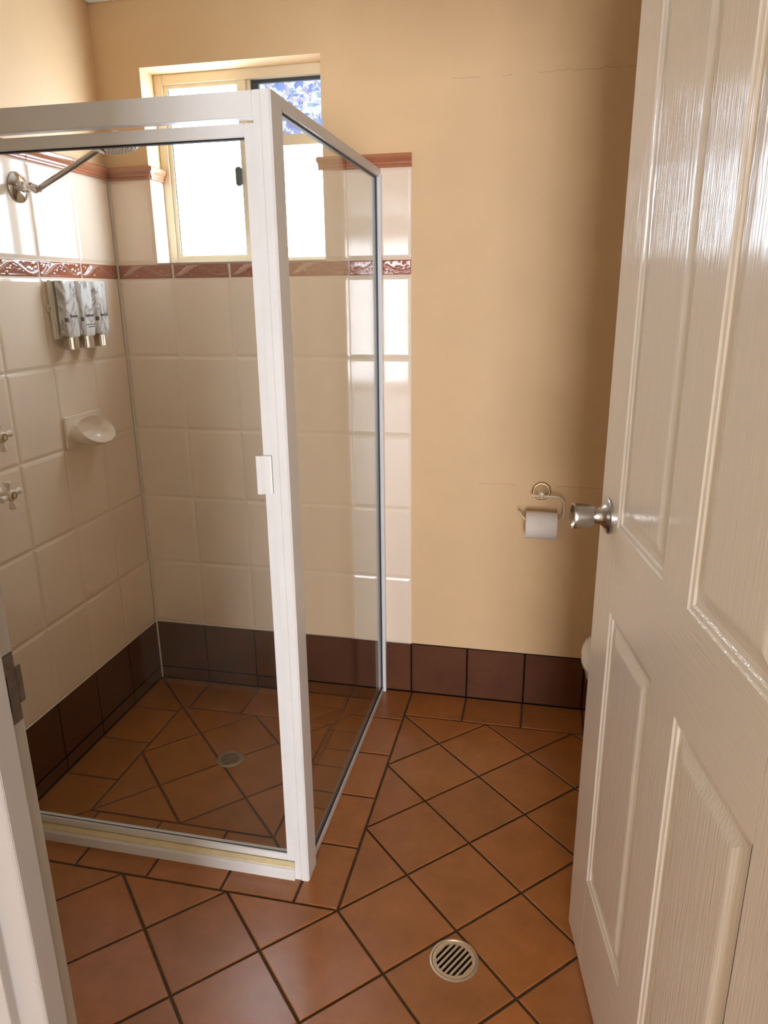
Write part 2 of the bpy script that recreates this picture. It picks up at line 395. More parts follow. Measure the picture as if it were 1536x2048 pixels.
# ------------------------------------------------------------------ wall tiling
def grout(name, b, mat, parent): return box(name, mat, b, parent)
# grout beds just behind the tile faces
grout('grout_bed', (0, XE-0.002, 0.0025, PL+0.002, HS, ZT-0.001), 'cream_grout', wall_back)
grout('grout_bed', (0, WX0-0.001, 0.0025, PL+0.002, ZT-0.001, ZC0), 'cream_grout', wall_back)
grout('grout_bed', (WX1+0.001, XE-0.002, 0.0025, PL+0.002, ZT-0.001, ZC0), 'cream_grout', wall_back)
grout('grout_bed', (-PL-0.002, -0.0025, -5*W, 0.003, HS, ZC0), 'cream_grout', wall_left)
for r in range(5):
    z = HS + r*H
    for c in range(5):
        place(rect_tile(W, H, 'cream_tile', CREAM_R), BACK, (c*W, 0, z), wall_back)
        place(rect_tile(W, H, 'cream_tile', CREAM_R), LEFT, (0, -(c+1)*W, z), wall_left)
HU = ZC0 - ZT
for c in range(5): place(rect_tile(W, HU, 'cream_tile', CREAM_R), LEFT, (0, -(c+1)*W, ZT), wall_left)
place(rect_tile(WX0, HU, 'cream_tile', CREAM_R), BACK, (0, 0, ZT), wall_back)
place(rect_tile(4*W-WX1, HU, 'cream_tile', CREAM_R), BACK, (WX1, 0, ZT), wall_back)
place(rect_tile(W, HU, 'cream_tile', CREAM_R), BACK, (4*W, 0, ZT), wall_back)
place(rect_tile(0.088, HU, 'cream_tile', CREAM_R), LEFT, (WX0+0.005, 0.002, ZT), wall_back, 'reveal_tile')
place(rect_tile(0.088, HU, 'cream_tile', CREAM_R), RIGHT, (WX1-0.005, 0.090, ZT), wall_back, 'reveal_tile')

# pale sealant beads: inner corner and the joint above the skirting
MB().prism([(0, 0), (0.004, 0), (0, -0.004)], lambda p, q, t: (p, q, t), ZS, ZC0).obj('corner_bead', 'bead', wall_back)
MB().prism([(0.002, -0.0016), (-0.0014, -0.0005), (-0.0014, 0.0010), (0.002, 0.0022)], lambda p, q, t: (t, p, HS+q), 0.0, XE).obj('joint_bead', 'bead', wall_back)
MB().prism([(0.002, -0.0016), (-0.0014, -0.0005), (-0.0014, 0.0010), (0.002, 0.0022)], lambda p, q, t: (-p, t, HS+q), -5*W, 0.0).obj('joint_bead', 'bead', wall_left)
# relief band: leaf scroll pressed into each tile
def band_mesh():
    nx, ny = 72, 20; w, h = W-0.0025, HB-0.0025; vs = []; fs = []
    rnd = random.Random(3)
    dots = [(rnd.uniform(.012, .19), rnd.uniform(.009, .041), rnd.uniform(.0014, .0026)) for _ in range(46)]
    for j in range(ny+1):
        for i in range(nx+1):
            u, v = w*i/nx, h*j/ny
            a = (u-0.085)/0.085
            cv = 0.024+0.0155*math.cos(math.pi*max(-1.15, min(1.35, a)))
            dv = v-cv
            hh = 0.0
            if u < 0.09:
                wd = 0.0078*math.sin(math.pi*min(1, max(0, (u-0.012)/0.078)))+0.0008
                hh += 0.0026*math.exp(-(dv/wd)**2) - 0.0013*math.exp(-(dv/0.0012)**2)
            hh += 0.0018*math.exp(-((dv-0.002)/0.0018)**2)*(1 if u > 0.085 else 0.2)
            if u > 0.085: hh += 0.0012*math.exp(-((dv+0.0042)/0.0014)**2)
            if abs(dv) > 0.0062:
                for du, dvv, rr in dots:
                    q = ((u-du)**2+(v-dvv)**2)/(rr*rr)
                    if q < 4: hh += 0.0016*math.exp(-q)
            edge = min(u, w-u, v, h-v)
            if min(v, h-v) < 0.0055: hh = 0.0010*math.exp(-((min(v, h-v)-0.0035)/0.0012)**2)
            hh = hh*min(1, edge/0.003) - (0.003 if edge < 1e-6 else 0) - (0.0006 if edge < .0025 else 0)
            vs.append((u+0.00125, v+0.00125, hh*1.5-0.0014))
    for j in range(ny):
        for i in range(nx):
            a = j*(nx+1)+i; fs.append((a, a+1, a+nx+2, a+nx+1))
    me = bpy.data.meshes.new('relief_tile'); me.from_pydata(vs, [], fs); me.update(); me.materials.append(M['band'])
    me.polygons.foreach_set('use_smooth', [True]*len(me.polygons))
    return me
bm_ = band_mesh()
for c in range(5):
    place(bm_, BACK, (c*W, 0, ZB), wall_back, 'relief_tile')
    place(bm_, LEFT, (0, -(c+1)*W, ZB), wall_left, 'relief_tile')
# terracotta capping strip on top of the tiling
HC = ZC1-ZC0
capp = [(PL+.002, 0), (-0.004, 0), (-0.0065, 0.002), (-0.0065, 0.0055), (-0.0045, 0.0075), (-0.0075, 0.010), (-0.0085, 0.0135), (-0.0075, 0.0155),
        (-0.0105, 0.019), (-0.0150, 0.023), (-0.0175, 0.028), (-0.0172, 0.0335), (-0.0135, HC-0.0012), (-0.009, HC), (PL+.002, HC)]
def cap_back(x0, x1): return MB().prism(capp, lambda p, q, t: (t, p, ZC0+q), x0, x1).obj('capping_tile', 'cap', wall_back, smooth=28)
cap_back(0.002, WX0+0.014)
cap_back(WX1-0.014, 4*W-0.0012); cap_back(4*W+0.0012, XE)
for c in range(5):
    MB().prism(capp, lambda p, q, t: (-p, t, ZC0+q), -(c+1)*W+0.0012, -c*W-0.0012).obj('capping_tile', 'cap', wall_left, smooth=28)
MB().prism(capp, lambda p, q, t: (WX0+0.005-p*0.8, t, ZC0+q), -0.012, 0.088).obj('capping_tile', 'cap', wall_back, smooth=28)
MB().prism(capp, lambda p, q, t: (WX1-0.005+p*0.8, t, ZC0+q), -0.012, 0.088).obj('capping_tile', 'cap', wall_back, smooth=28)

# ------------------------------------------------------------------ brown skirting tiles
bb = struct(box('baseboard_back', 'black_grout', (0, XR, 0.0020, PL+0.002, ZS-0.01, HS-0.001)), 'row of brown terracotta skirting tiles along the back wall', 'skirting')
bl = struct(box('baseboard_left', 'black_grout', (-PL-0.002, -0.0020, YW, 0.003, ZS-0.01, HS-0.001)), 'row of brown terracotta skirting tiles along the left wall', 'skirting')
for c in range(11):
    place(rect_tile(W, HS, 'terra_wall', WTERRA_R), BACK, (c*W, 0, 0), bb)
for c in range(8):
    place(rect_tile(W, HS, 'terra_wall', WTERRA_R), LEFT, (0, -(c+1)*W, 0), bl)
for c in range(4):
    place(rect_tile(W, 0.046, 'terra_wall', WTERRA_R), BACK, (c*W, 0, ZS+0.002), bb)
    place(rect_tile(W, 0.046, 'terra_wall', WTERRA_R), LEFT, (0, -(c+1)*W, ZS+0.002), bl)
place(rect_tile(0.09, 0.046, 'terra_wall', WTERRA_R), BACK, (4*W, 0, ZS+0.002), bb)
place(rect_tile(0.10, 0.046, 'terra_wall', WTERRA_R), LEFT, (0, -4*W-0.10, ZS+0.002), bl)

# ------------------------------------------------------------------ floor
SX, SY = 0.902, -0.928          # inner edges of the sunken shower floor
GZ = -0.0035
m = MB()
m.box(SX, XR, YW, 0, -0.12, GZ); m.box(-PL, SX, YW, SY, -0.12, GZ); m.box(DX0, DX1, YH+0.012, YW, -0.12, GZ)
m.box(-PL, SX, SY, 0, -0.16, ZS+GZ)
floor = struct(m.obj('floor', 'dark_grout'), 'orange terracotta tiled bathroom floor with dark grout', 'floor')
DRAINS = [((1.3078, -1.0929), 0.0540, 0.0), ((0.4888, -0.4505), 0.0430, ZS)]
cutters = []
for (cx, cy), r, z in DRAINS:
    c = MB().lathe([(r-0.0015, -0.035), (r-0.0015, 0.03)], (cx, cy, z), (0, 0, 1), 48).obj('cutter', None); cutters.append(c)
def cut(o, i):
    md = o.modifiers.new('cut', 'BOOLEAN'); md.operation = 'DIFFERENCE'; md.solver = 'EXACT'; md.object = cutters[i]
    CUT.append(o)
CUT = []
def floor_tile(poly, z, rings=TERRA_R):
    if len(poly) < 3 or area(poly) < 6e-4: return
    cx = sum(p[0] for p in poly)/len(poly); cy = sum(p[1] for p in poly)/len(poly)
    # drop near-duplicate corners
    q = [p for i, p in enumerate(poly) if math.dist(p, poly[i-1]) > 1e-4]
    loc = [(p[0]-cx, p[1]-cy) for p in q]
    ins = inset(loc, rings[-1][0])
    if len(ins) != len(loc) or area(ins) < 1e-4: return
    me = tile_mesh('tile', loc, 'terra_floor', rings, -0.008)
    if me is None: return
    o = link('tile', me, floor, mw=Matrix.Translation((cx, cy, z+random.uniform(-.0004, .0004))))
    for i, ((dx, dy), r, dz) in enumerate(DRAINS):
        if abs(dz-z) < 0.01 and min(math.hypot(p[0]+(q_[0]-p[0])*t-dx, p[1]+(q_[1]-p[1])*t-dy) for k, p in enumerate(poly) for q_ in [poly[(k+1) % len(poly)]] for t in [s/12 for s in range(12)]) < r+0.0 or \
           (abs(dz-z) < 0.01 and all((poly[(k+1) % len(poly)][0]-p[0])*(dy-p[1])-(poly[(k+1) % len(poly)][1]-p[1])*(dx-p[0]) > 0 for k, p in enumerate(poly))):
            cut(o, i)
    return o
def rect(x0, x1, y0, y1): return [(x0, y0), (x1, y0), (x1, y1), (x0, y1)]
def diamond(cx, cy, d): h = d/2; return [(cx, cy-h), (cx+h, cy), (cx, cy+h), (cx-h, cy)]
XB = 1.627
# main diamond field
for i in range(-9, 12):
    for j in range(-1, 13):
        if (i+j) % 2 == 0: continue
        p = diamond(X1+i*D/2, -BW-j*D/2, D)
        if j < 6:
            if i < 0: continue
            p = clip(p, -1, 0, -X1); p = clip(p, 0, 1, -BW) if p else p
        elif j == 6 and i < 0: p = clip(p, 0, 1, YF)
        if p: p = clip(p, -1, 0, 0.0)
        if p: p = clip(p, 0, -1, -(YW-0.05))
        if p: p = clip(p, 1, 0, XB)
        if p: floor_tile(p, 0.0)
# border along the shower's side and front, along the back wall, and the strip by the toilet
ys = [0.0, -0.190, -0.396, -0.604, -0.808, YF]
for a, b in zip(ys, ys[1:]): floor_tile(rect(SX+0.004, X1, b, a), 0.0)
xs = [0.0, 0.105, 0.3082, 0.511, 0.714, 0.9175]
for a, b in zip(xs, xs[1:]): floor_tile(rect(a, min(b, SX+0.004) if b < 0.9 else SX+0.004, YF, SY-0.004), 0.0)
for a, b in ((X1, 1.2185), (1.2185, 1.4195), (1.4195, XB)): floor_tile(rect(a, b, -BW, 0), 0.0)
for k in range(9): floor_tile(rect(XB, XB+0.155, -0.157-(k+1)*0.2 if k else -0.157-0.2, -0.157-k*0.2), 0.0)
floor_tile(rect(XB, XB+0.155, -0.157, 0), 0.0)
for c in range(3):
    for k in range(9):
        x0 = XB+0.155+c*0.2; floor_tile(rect(x0, min(x0+0.2, XR), -(k+1)*0.2, -k*0.2), 0.0)
# sunken shower floor: mitred border and a diamond field round the drain
LX, LY, LD = 0.182, -0.187, 0.288
LX2, LY2 = LX+2*LD, LY-2*LD
for i in range(-1, 6):
    for j in range(-1, 6):
        if (i+j) % 2 == 0: continue
        p = diamond(LX+i*LD/2, LY-j*LD/2, LD)
        for a in ((-1, 0, -LX), (1, 0, LX2), (0, 1, LY), (0, -1, -LY2)):
            if p: p = clip(p, *a)
        if p: floor_tile(p, ZS)
ex, ey = SX-0.001, SY+0.001
bx = [0.0, 0.21, 0.415, 0.62, ex]
quads = {'b': [(0, 0), (LX, LY), (LX2, LY), (ex, 0)], 'f': [(0, ey), (ex, ey), (LX2, LY2), (LX, LY2)],
         'l': [(0, 0), (0, ey), (LX, LY2), (LX, LY)], 'r': [(ex, 0), (LX2, LY), (LX2, LY2), (ex, ey)]}
for key, qd in quads.items():
    cuts = bx if key in 'bf' else [0.0, -0.22, -0.42, -0.62, ey]
    for a, b in zip(cuts, cuts[1:]):
        p = list(qd)
        if area(p) < 0: p = p[::-1]
        if key in 'bf': p = clip(clip(p, -1, 0, -a), 1, 0, b)
        else: p = clip(clip(p, 0, 1, a), 0, -1, -b)
        if p: floor_tile(p, ZS)
cut(floor, 0)
md = floor.modifiers.new('cut2', 'BOOLEAN'); md.operation = 'DIFFERENCE'; md.solver = 'EXACT'; md.object = cutters[1]
bpy.context.view_layer.update()
dg = bpy.context.evaluated_depsgraph_get()
done = []
for o in dict.fromkeys(CUT):
    done.append((o, bpy.data.meshes.new_from_object(o.evaluated_get(dg))))
for o, me in done:
    o.modifiers.clear(); me.materials.clear(); me.materials.append(M['dark_grout' if o is floor else 'terra_floor']); o.data = me
    for p in me.polygons: p.material_index = 0
for c in cutters: bpy.data.objects.remove(c)

# ------------------------------------------------------------------ floor drains
def drain(c, r, z, ang, label, mat, nslot, group=None):
    t = thing('floor_drain', label, 'drain', (c[0], c[1], z))
    MB().lathe([(r-0.0015, -0.010), (r-0.0015, -0.001), (r+0.001, 0.0008), (r-0.001, 0.0020), (r-0.0045, 0.0020), (r-0.0055, 0.0006), (r-0.0055, -0.010)], (0, 0, 0), (0, 0, 1), 64, closed=False).obj('rim', mat, t, smooth=35, local=True)
    # grate: disc with slots cut as strips between bars
    R = r-0.0062; pit = 2*R*0.80/nslot; sw = pit*0.56
    Rs = R*0.83
    m = MB(); N = 96
    # ring between Rs and R
    for h0, h1 in ((-0.003, 0.0010),):
        vs = []; fs = []
        for k in range(N):
            a = 2*math.pi*k/N
            for rr, hh in ((R, h0), (R, h1), (Rs, h1), (Rs, h0)): vs.append((rr*math.cos(a), rr*math.sin(a), hh))
        for k in range(N):
            b = 4*k; b2 = 4*((k+1) % N)
            for q in range(4): fs.append((b+q, b2+q, b2+(q+1) % 4, b+(q+1) % 4))
        m.add(vs, fs)
    ring = m.obj('grate_plate', mat, t, smooth=35, local=True)
    ca, sa = math.cos(ang), math.sin(ang)
    edges = [-(nslot/2)*pit + pit*(k+0.5) for k in range(nslot)]
    bars = []
    prev = -Rs*1.0
    for e in edges: bars.append((prev, e-sw/2)); prev = e+sw/2
    bars.append((prev, Rs))
    for y0, y1 in bars:
        if y1-y0 < 0.0005: continue
        pts = []
        n = 6
        lim = lambda y: math.sqrt(max(0, (Rs+0.0006)**2-y*y))
        top = [(lim(y0+(y1-y0)*k/n), y0+(y1-y0)*k/n) for k in range(n+1)]
        pts = top + [(-x, y) for x, y in reversed(top)]
        mm = MB(); mm.prism(pts, lambda p, q, tt: (p*ca-q*sa, p*sa+q*ca, tt), -0.003, 0.0010)
        mm.obj('grate_bar', mat, t, local=True)
    MB().lathe([(r-0.002, -0.030), (r-0.002, -0.0295)], (0, 0, 0), (0, 0, 1), 32).obj('drain_well', 'slot', t, local=True)
    return t
drain(DRAINS[0][0], 0.054, 0.0, math.radians(59), 'round slotted metal floor drain in the open floor beside the door', 'drain', 7)
drain(DRAINS[1][0], 0.043, ZS, math.radians(29), 'smaller dull round drain in the middle of the sunken shower floor', 'drain_dark', 7)

# ------------------------------------------------------------------ window
FY0, FY1 = 0.088, 0.130
w1 = bpy.data.objects.new('window_1', None); COL.objects.link(w1); w1.location = (WX0, FY0, ZT); WORLD['window_1'] = Matrix.Translation((WX0, FY0, ZT))
struct(w1, 'cream framed frosted window above the shower with an insect screen top right', 'window')
XM0, XM1 = 0.428, 0.452          # centre mullion
fr = MB()
fr.box(WX0, WX0+0.030, FY0, FY1, ZT, WZ1); fr.box(WX1-0.026, WX1, FY0, FY1, ZT, WZ1)
fr.box(WX0+0.030, WX1-0.026, FY0, FY1, ZT, ZT+0.016); fr.box(WX0+0.030, WX1-0.026, FY0, FY1, WZ1-0.030, WZ1)
fr.obj('outer_frame', 'cream_alu', w1, bevel=0.0015)
# left sash: slides, full height
SL = WX0+0.030
def frame4(x0, x1, z0, z1, y0, y1, l, r, b, t):
    return MB().box(x0, x0+l, y0, y1, z0, z1).box(x1-r, x1, y0, y1, z0, z1).box(x0+l, x1-r, y0, y1, z0, z0+b).box(x0+l, x1-r, y0, y1, z1-t, z1)
s1 = frame4(SL, 0.462, ZT+0.016, WZ1-0.030, FY0+0.006, FY0+0.020, 0.014, 0.030, 0.012, 0.012).obj('sliding_sash', 'cream_alu', w1, bevel=0.001)
box('frosted_pane', 'pane', (SL+0.014, 0.432, FY0+0.011, FY0+0.015, ZT+0.028, WZ1-0.042), s1)
box('glazing_seal', 'black', (SL+0.014, SL+0.0165, FY0+0.009, FY0+0.017, ZT+0.028, WZ1-0.042), s1)
MB().box(0.414, 0.434, FY0-0.008, FY0+0.010, 1.758, 1.816).obj('sash_latch', 'grey_latch', s1, bevel=0.004)
# right side: mullion, transom, fixed lower pane, screen above
s2 = MB().box(0.462, 0.476, FY0+0.014, FY1-0.006, ZT+0.016, WZ1-0.030).box(0.476, WX1-0.026, FY0+0.014, FY1-0.006, 1.874, 1.906).obj('transom', 'cream_alu', w1, bevel=0.001)
box('frosted_pane', 'pane', (0.476, WX1-0.026, FY0+0.024, FY0+0.028, ZT+0.016, 1.874), s2)
box('glazing_seal', 'black', (0.463, 0.4665, FY0+0.010, FY0+0.0145, ZT+0.016, 1.90), s2)
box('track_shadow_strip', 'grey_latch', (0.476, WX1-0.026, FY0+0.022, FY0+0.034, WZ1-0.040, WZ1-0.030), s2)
# insect screen: woven wires
wm = MB(); px = 0.0030; ww = 0.00035; sx0, sx1, sz0, sz1 = 0.476, WX1-0.026, 1.906, WZ1-0.040
x = sx0
while x < sx1: wm.box(x, x+2*ww, FY0+0.016, FY0+0.0165, sz0, sz1); x += px
z = sz0
while z < sz1: wm.box(sx0, sx1, FY0+0.0165, FY0+0.017, z, z+2*ww); z += px
sc_ = wm.obj('insect_screen', 'grey_mesh', w1); sc_['kind'] = 'stuff'
box('screen_frame', 'grey_latch', (0.476, 0.500, FY0+0.020, FY0+0.032, sz0, sz1), w1)
# sill capping strip
box('sill', 'enamel_plain', (WX0+0.001, WX1-0.001, 0.002, FY0, ZT-0.004, ZT+0.002), w1)

# flowering shrub outside, seen blurred through the screen
t = thing('garden_shrub', 'blurred blue and pink flowering shrub outside beyond the insect screen', 'shrub', (0.1, 2.6, -0.1))
for nm, col, n, seed in (('blue_blossom', (0.34, 0.42, 0.85), 1500, 1), ('pink_blossom', (0.88, 0.66, 0.68), 1100, 2), ('leaf_mass', (0.50, 0.58, 0.62), 700, 3)):
    M[nm] = simple(nm, col, rough=0.8)
    rnd = random.Random(seed); mb = MB()
    for _ in range(n):
        while True:
            p = Vector((rnd.uniform(-1, 1), rnd.uniform(-1, 1), rnd.uniform(-1, 1)))
            if p.length < 1: break
        c = Vector((0.0+p.x*1.0, 2.7+p.y*0.6, 2.35+p.z*0.95)); s = rnd.uniform(0.018, 0.038)
        a = Vector((rnd.gauss(0, 1), rnd.gauss(0, 1), rnd.gauss(0, 1))).normalized(); b = a.orthogonal().normalized(); d = a.cross(b)
        mb.add([c+a*s, c+b*s*0.6, c-a*s, c-b*s*0.6, c+d*s*0.3], [(0, 1, 4), (1, 2, 4), (2, 3, 4), (3, 0, 4)])
    o = mb.obj(nm, nm, t); o['kind'] = 'stuff'
M['bark'] = simple('bark', (0.16, 0.11, 0.08), rough=0.9)
MB().tube([(0.1, 2.6, -0.1), (0.05, 2.65, 0.9), (0.0, 2.7, 2.2)], [0.06, 0.045, 0.02]).obj('trunk', 'bark', t, smooth=40)

# ------------------------------------------------------------------ shower screen
PX0, PX1, PY0, PY1, PZ = 0.888, 0.924, -0.945, -0.884, 1.772
ss = thing('shower_screen', 'white framed glass corner shower enclosure with pivot door', 'shower screen', (PX1, PY0, 0))
MB().prism([(PX0, PY0+0.002), (PX0+0.0145, PY0+0.002), (PX0+0.0155, PY0+0.004), (PX0+0.0165, PY0), (PX1-0.004, PY0), (PX1, PY0+0.004), (PX1, PY1), (PX0+0.004, PY1), (PX0+0.004, PY1-0.03), (PX0, PY1-0.03)],
           lambda p, q, t: (p, q, t), 0.0, PZ).obj('corner_post', 'white_alu', ss)
hd = MB(); hd.prism([(-0.943, 1.727), (-0.943, 1.772), (-0.903, 1.772), (-0.903, 1.7365), (-0.920, 1.7365), (-0.920, 1.727)], lambda p, q, t: (t, p, q), 0.001, PX0)
hd.obj('header_rail', 'white_alu', ss, bevel=0.0015)
sl = MB().prism([(-0.950, 0.0), (-0.950, 0.026), (-0.947, 0.030), (-0.934, 0.034), (-0.906, 0.038), (-0.906, 0.0)], lambda p, q, t: (t, p, q), 0.001, PX0)
sl.obj('sill_rail', 'white_alu', ss)
MB().prism([(-0.944, 0.0312), (-0.944, 0.0345), (-0.932, 0.0400), (-0.928, 0.0400), (-0.928, 0.0335)], lambda p, q, t: (t, p, q), 0.006, PX0-0.002).obj('sill_strip', 'sill_strip', ss)
MB().box(0.001, 0.028, -0.942, -0.905, 0.030, 1.727).obj('wall_jamb', 'white_alu', ss, bevel=0.002)
# pivot door
DYF, DYB = -0.932, -0.914; DXL, DXR = 0.032, 0.8855; DZ0, DZ1 = 0.0425, 1.7205
sd = MB().box(DXL, DXL+0.022, DYF, DYB, DZ0, DZ1).box(DXR-0.0215, DXR, DYF, DYB, DZ0, DZ1).box(DXL+0.022, DXR-0.0215, DYF, DYB, DZ0, DZ0+0.020).box(DXL+0.022, DXR-0.0215, DYF, DYB, DZ1-0.0235, DZ1).obj('pivot_door', 'white_alu', ss, bevel=0.0015)
box('door_glass', 'glass', (DXL+0.019, DXR-0.018, -0.9255, -0.9205, DZ0+0.017, DZ1-0.020), sd)
GY = -0.9275
box('glazing_seal', 'black', (DXL+0.022, DXR-0.0215, GY, GY+0.002, DZ0+0.0195, DZ0+0.0212), sd)
box('glazing_seal', 'black', (DXL+0.022, DXR-0.0215, GY, GY+0.012, DZ1-0.0262, DZ1-0.0235), sd)
hp = [(0.8850, -0.9325), (0.8850, -0.9400), (0.8790, -0.9420), (0.8715, -0.9405), (0.8640, -0.9480), (0.8540, -0.9485), (0.8520, -0.9460), (0.8540, -0.9440), (0.8620, -0.9435), (0.8690, -0.9325)]
MB().prism(hp, lambda p, q, t: (p, q, t), 1.008, 1.090).obj('pull_handle', 'white_alu', sd, smooth=30)
# fixed side panel
GX = 0.9065
sp = MB().box(PX0+0.008, PX1-0.004, PY1, -0.001, 1.752, 1.775).obj('side_top_rail', 'white_alu', ss, bevel=0.001)
MB().box(GX-0.009, GX+0.0085, PY1, -0.001, 0.0, 0.018).obj('side_bottom_channel', 'white_alu', ss, bevel=0.001)
MB().box(GX-0.010, GX+0.0165, -0.020, -0.0005, 0.0, 1.760).obj('wall_channel', 'white_alu', ss, bevel=0.001)
box('side_glass', 'glass', (GX-0.0025, GX+0.0025, PY1-0.004, -0.014, 0.012, 1.757), ss)
MB().box(GX-0.005, GX+0.005, -0.0255, -0.020, 0.018, 1.752).box(GX-0.005, GX+0.005, PY1, -0.0255, 1.7485, 1.752).box(GX-0.005, GX+0.005, PY1, -0.0255, 0.018, 0.0205).obj('side_glass_seal', 'black', ss)

# ------------------------------------------------------------------ shower arm and rose
t = thing('shower_rose', 'chrome adjustable shower arm and flat round rose on the tiled left wall', 'shower head', (0, -0.45, 1.70))
MB().lathe([(0.040, 0.0), (0.040, 0.003), (0.036, 0.008), (0.020, 0.014), (0.014, 0.016), (0.013, 0.016)], (0.0005, -0.45, 1.703), (1, 0, 0), 40).obj('flange', 'chrome', t, smooth=35)
MB().lathe([(0.0125, 0.014), (0.015, 0.018), (0.015, 0.030), (0.0115, 0.034), (0.0105, 0.050)], (0, -0.45, 1.703), (1, 0, 0), 6).obj('hex_nut', 'chrome', t)
MB().lathe([(0.010, -0.012), (0.012, -0.010), (0.012, 0.014), (0.010, 0.016)], (0.060, -0.452, 1.697), (0.25, -0.9, -0.1), 20).obj('elbow', 'chrome', t, smooth=35)
MB().tube([(0.060, -0.470, 1.697), (0.070, -0.480, 1.693), (0.082, -0.484, 1.684)], [0.005, 0.0055, 0.004], 10).obj('wing_screw', 'chrome', t, smooth=50)
MB().tube([(0.058, -0.450, 1.694), (0.264, -0.450, 1.787)], 0.0075, 16).obj('arm', 'brushed', t, smooth=50)
MB().lathe([(0.010, -0.012), (0.0115, -0.010), (0.0115, 0.012), (0.010, 0.014)], (0.262, -0.454, 1.788), (0.3, -0.9, 0), 20).obj('head_joint', 'chrome', t, smooth=35)
MB().tube([(0.268, -0.466, 1.783), (0.282, -0.474, 1.779), (0.292, -0.474, 1.771)], [0.005, 0.0055, 0.004], 10).obj('wing_screw', 'chrome', t, smooth=50)
ha = Vector((-0.16, 0.04, 1.0)).normalized(); hc = (0.312, -0.445, 1.790)
MB().lathe([(0.050, -0.004), (0.054, -0.002), (0.0545, 0.004), (0.048, 0.010), (0.020, 0.026), (0.014, 0.034), (0.0, 0.036)], hc, ha, 48).obj('rose', 'chrome', t, smooth=35)
MB().lathe([(0.0, -0.0052), (0.049, -0.0052), (0.050, -0.003)], hc, ha, 48).obj('spray_face', 'brushed', t, smooth=35)
nz = MB(); A = ha.orthogonal().normalized(); B = ha.cross(A)
for rr, n in ((0.012, 8), (0.024, 16), (0.036, 24), (0.045, 30)):
    for k in range(n):
        an = 2*math.pi*k/n; p = Vector(hc)+(A*math.cos(an)+B*math.sin(an))*rr-ha*0.0052
        nz.lathe([(0.0014, 0), (0.0009, -0.0016)], p, ha, 6)
o = nz.obj('spray_nozzles', 'grey_latch', t); o['kind'] = 'stuff'

# ------------------------------------------------------------------ pump dispenser
t = thing('soap_dispenser', 'white marble patterned triple pump dispenser on the left shower wall', 'dispenser', (0, -0.27, 1.30))
Y0, Y1, Z0, Z1 = -0.392, -0.150, 1.293, 1.462
MB().box(0.0008, 0.020, Y0, Y1, Z0, Z1).obj('back_plate', 'plate_cream', t, bevel=0.004)
MB().box(0.0008, 0.008, Y0-0.009, Y0+0.004, 1.372, 1.394).obj('mounting_lug', 'plate_cream', t, bevel=0.002)
MB().lathe([(0.0022, 0), (0.0022, 0.0006)], (0.008, Y0-0.004, 1.383), (1, 0, 0), 12).obj('screw_hole', 'ink', t)
# fluted front: three rounded chambers, drooping lower edge
cv = MB(); n = 60; yy0, yy1 = Y0+0.006, Y1-0.001; rows = 10; F0 = 0.020
def front(u):
    c = (u*3) % 1.0
    return F0+0.012+0.016*(1-abs(2*c-1)**7)
vs = []; fs = []
for j in range(rows+1):
    for i in range(n+1):
        u = i/n; y = yy0+(yy1-yy0)*u; fx = front(min(u, 0.99999)) if 0 < u < 1 else F0+0.008
        zb = Z0+0.012-0.009*abs(math.sin(math.pi*3*u))
        z = zb+(Z1-0.002-zb)*j/rows
        tt = 1.0 if 0 < j < rows else 0.93
        vs.append((F0+(fx-F0)*tt, y, z))
for j in range(rows):
    for i in range(n): a = j*(n+1)+i; fs.append((a, a+1, a+n+2, a+n+1))
b0 = len(vs)
for j in (0, rows):
    for i in range(n+1): vs.append((F0-0.002, vs[j*(n+1)+i][1], vs[j*(n+1)+i][2]))
for i in range(n):
    fs.append((i+1, i, b0+i, b0+i+1)); a = rows*(n+1)+i; c = b0+n+1+i; fs.append((a, a+1, c+1, c))
cv.add(vs, fs); cv.obj('fluted_cover', 'marble', t, smooth=35)
wd = (yy1-yy0)/3
for k in range(3):
    yc = yy0+wd*(k+0.5)
    bt = MB(); bt.prism([(-0.020, -0.012), (0.010, -0.016), (0.020, -0.010), (0.020, 0.010), (0.010, 0.016), (-0.020, 0.012)], lambda p, q, s: (0.030+p, yc+q*1.25, s), 1.262, 1.300)
    bt.obj('pump_button', 'chrome', t, bevel=0.003)
    yl = yy0+wd*(k+0.13)
    box('level_window', 'ink' if k != 1 else 'grey_latch', (0.040, 0.0485, yl-0.005, yl+0.005, 1.343, 1.355), t)
def text(body, size, loc, parent, mat, wmax):
    cu = bpy.data.curves.new('print', 'FONT'); cu.body = body; cu.size = size; cu.align_x = 'CENTER'; cu.extrude = 0.0002
    o = bpy.data.objects.new('print_tmp', cu); COL.objects.link(o)
    bpy.context.view_layer.update()
    me = bpy.data.meshes.new_from_object(o.evaluated_get(bpy.context.evaluated_depsgraph_get()))
    bpy.data.objects.remove(o); me.materials.clear(); me.materials.append(M[mat])
    xs_ = [v.co.x for v in me.vertices]; f = wmax/(max(xs_)-min(xs_))
    for v in me.vertices: v.co.x *= f
    return link('printed_word', me, parent, mw=Matrix.Translation(loc) @ LEFT)
for k, (wrd, ww_) in enumerate((('Shampoo', 0.036), ('Conditioner', 0.043), ('Shower Gel', 0.039))):
    yc = yy0+wd*(k+0.5)
    text(wrd, 0.0135, (F0+0.0284, yc+0.0045, 1.3555), t, 'ink', ww_)
yc = yy0+wd*1.5+0.006
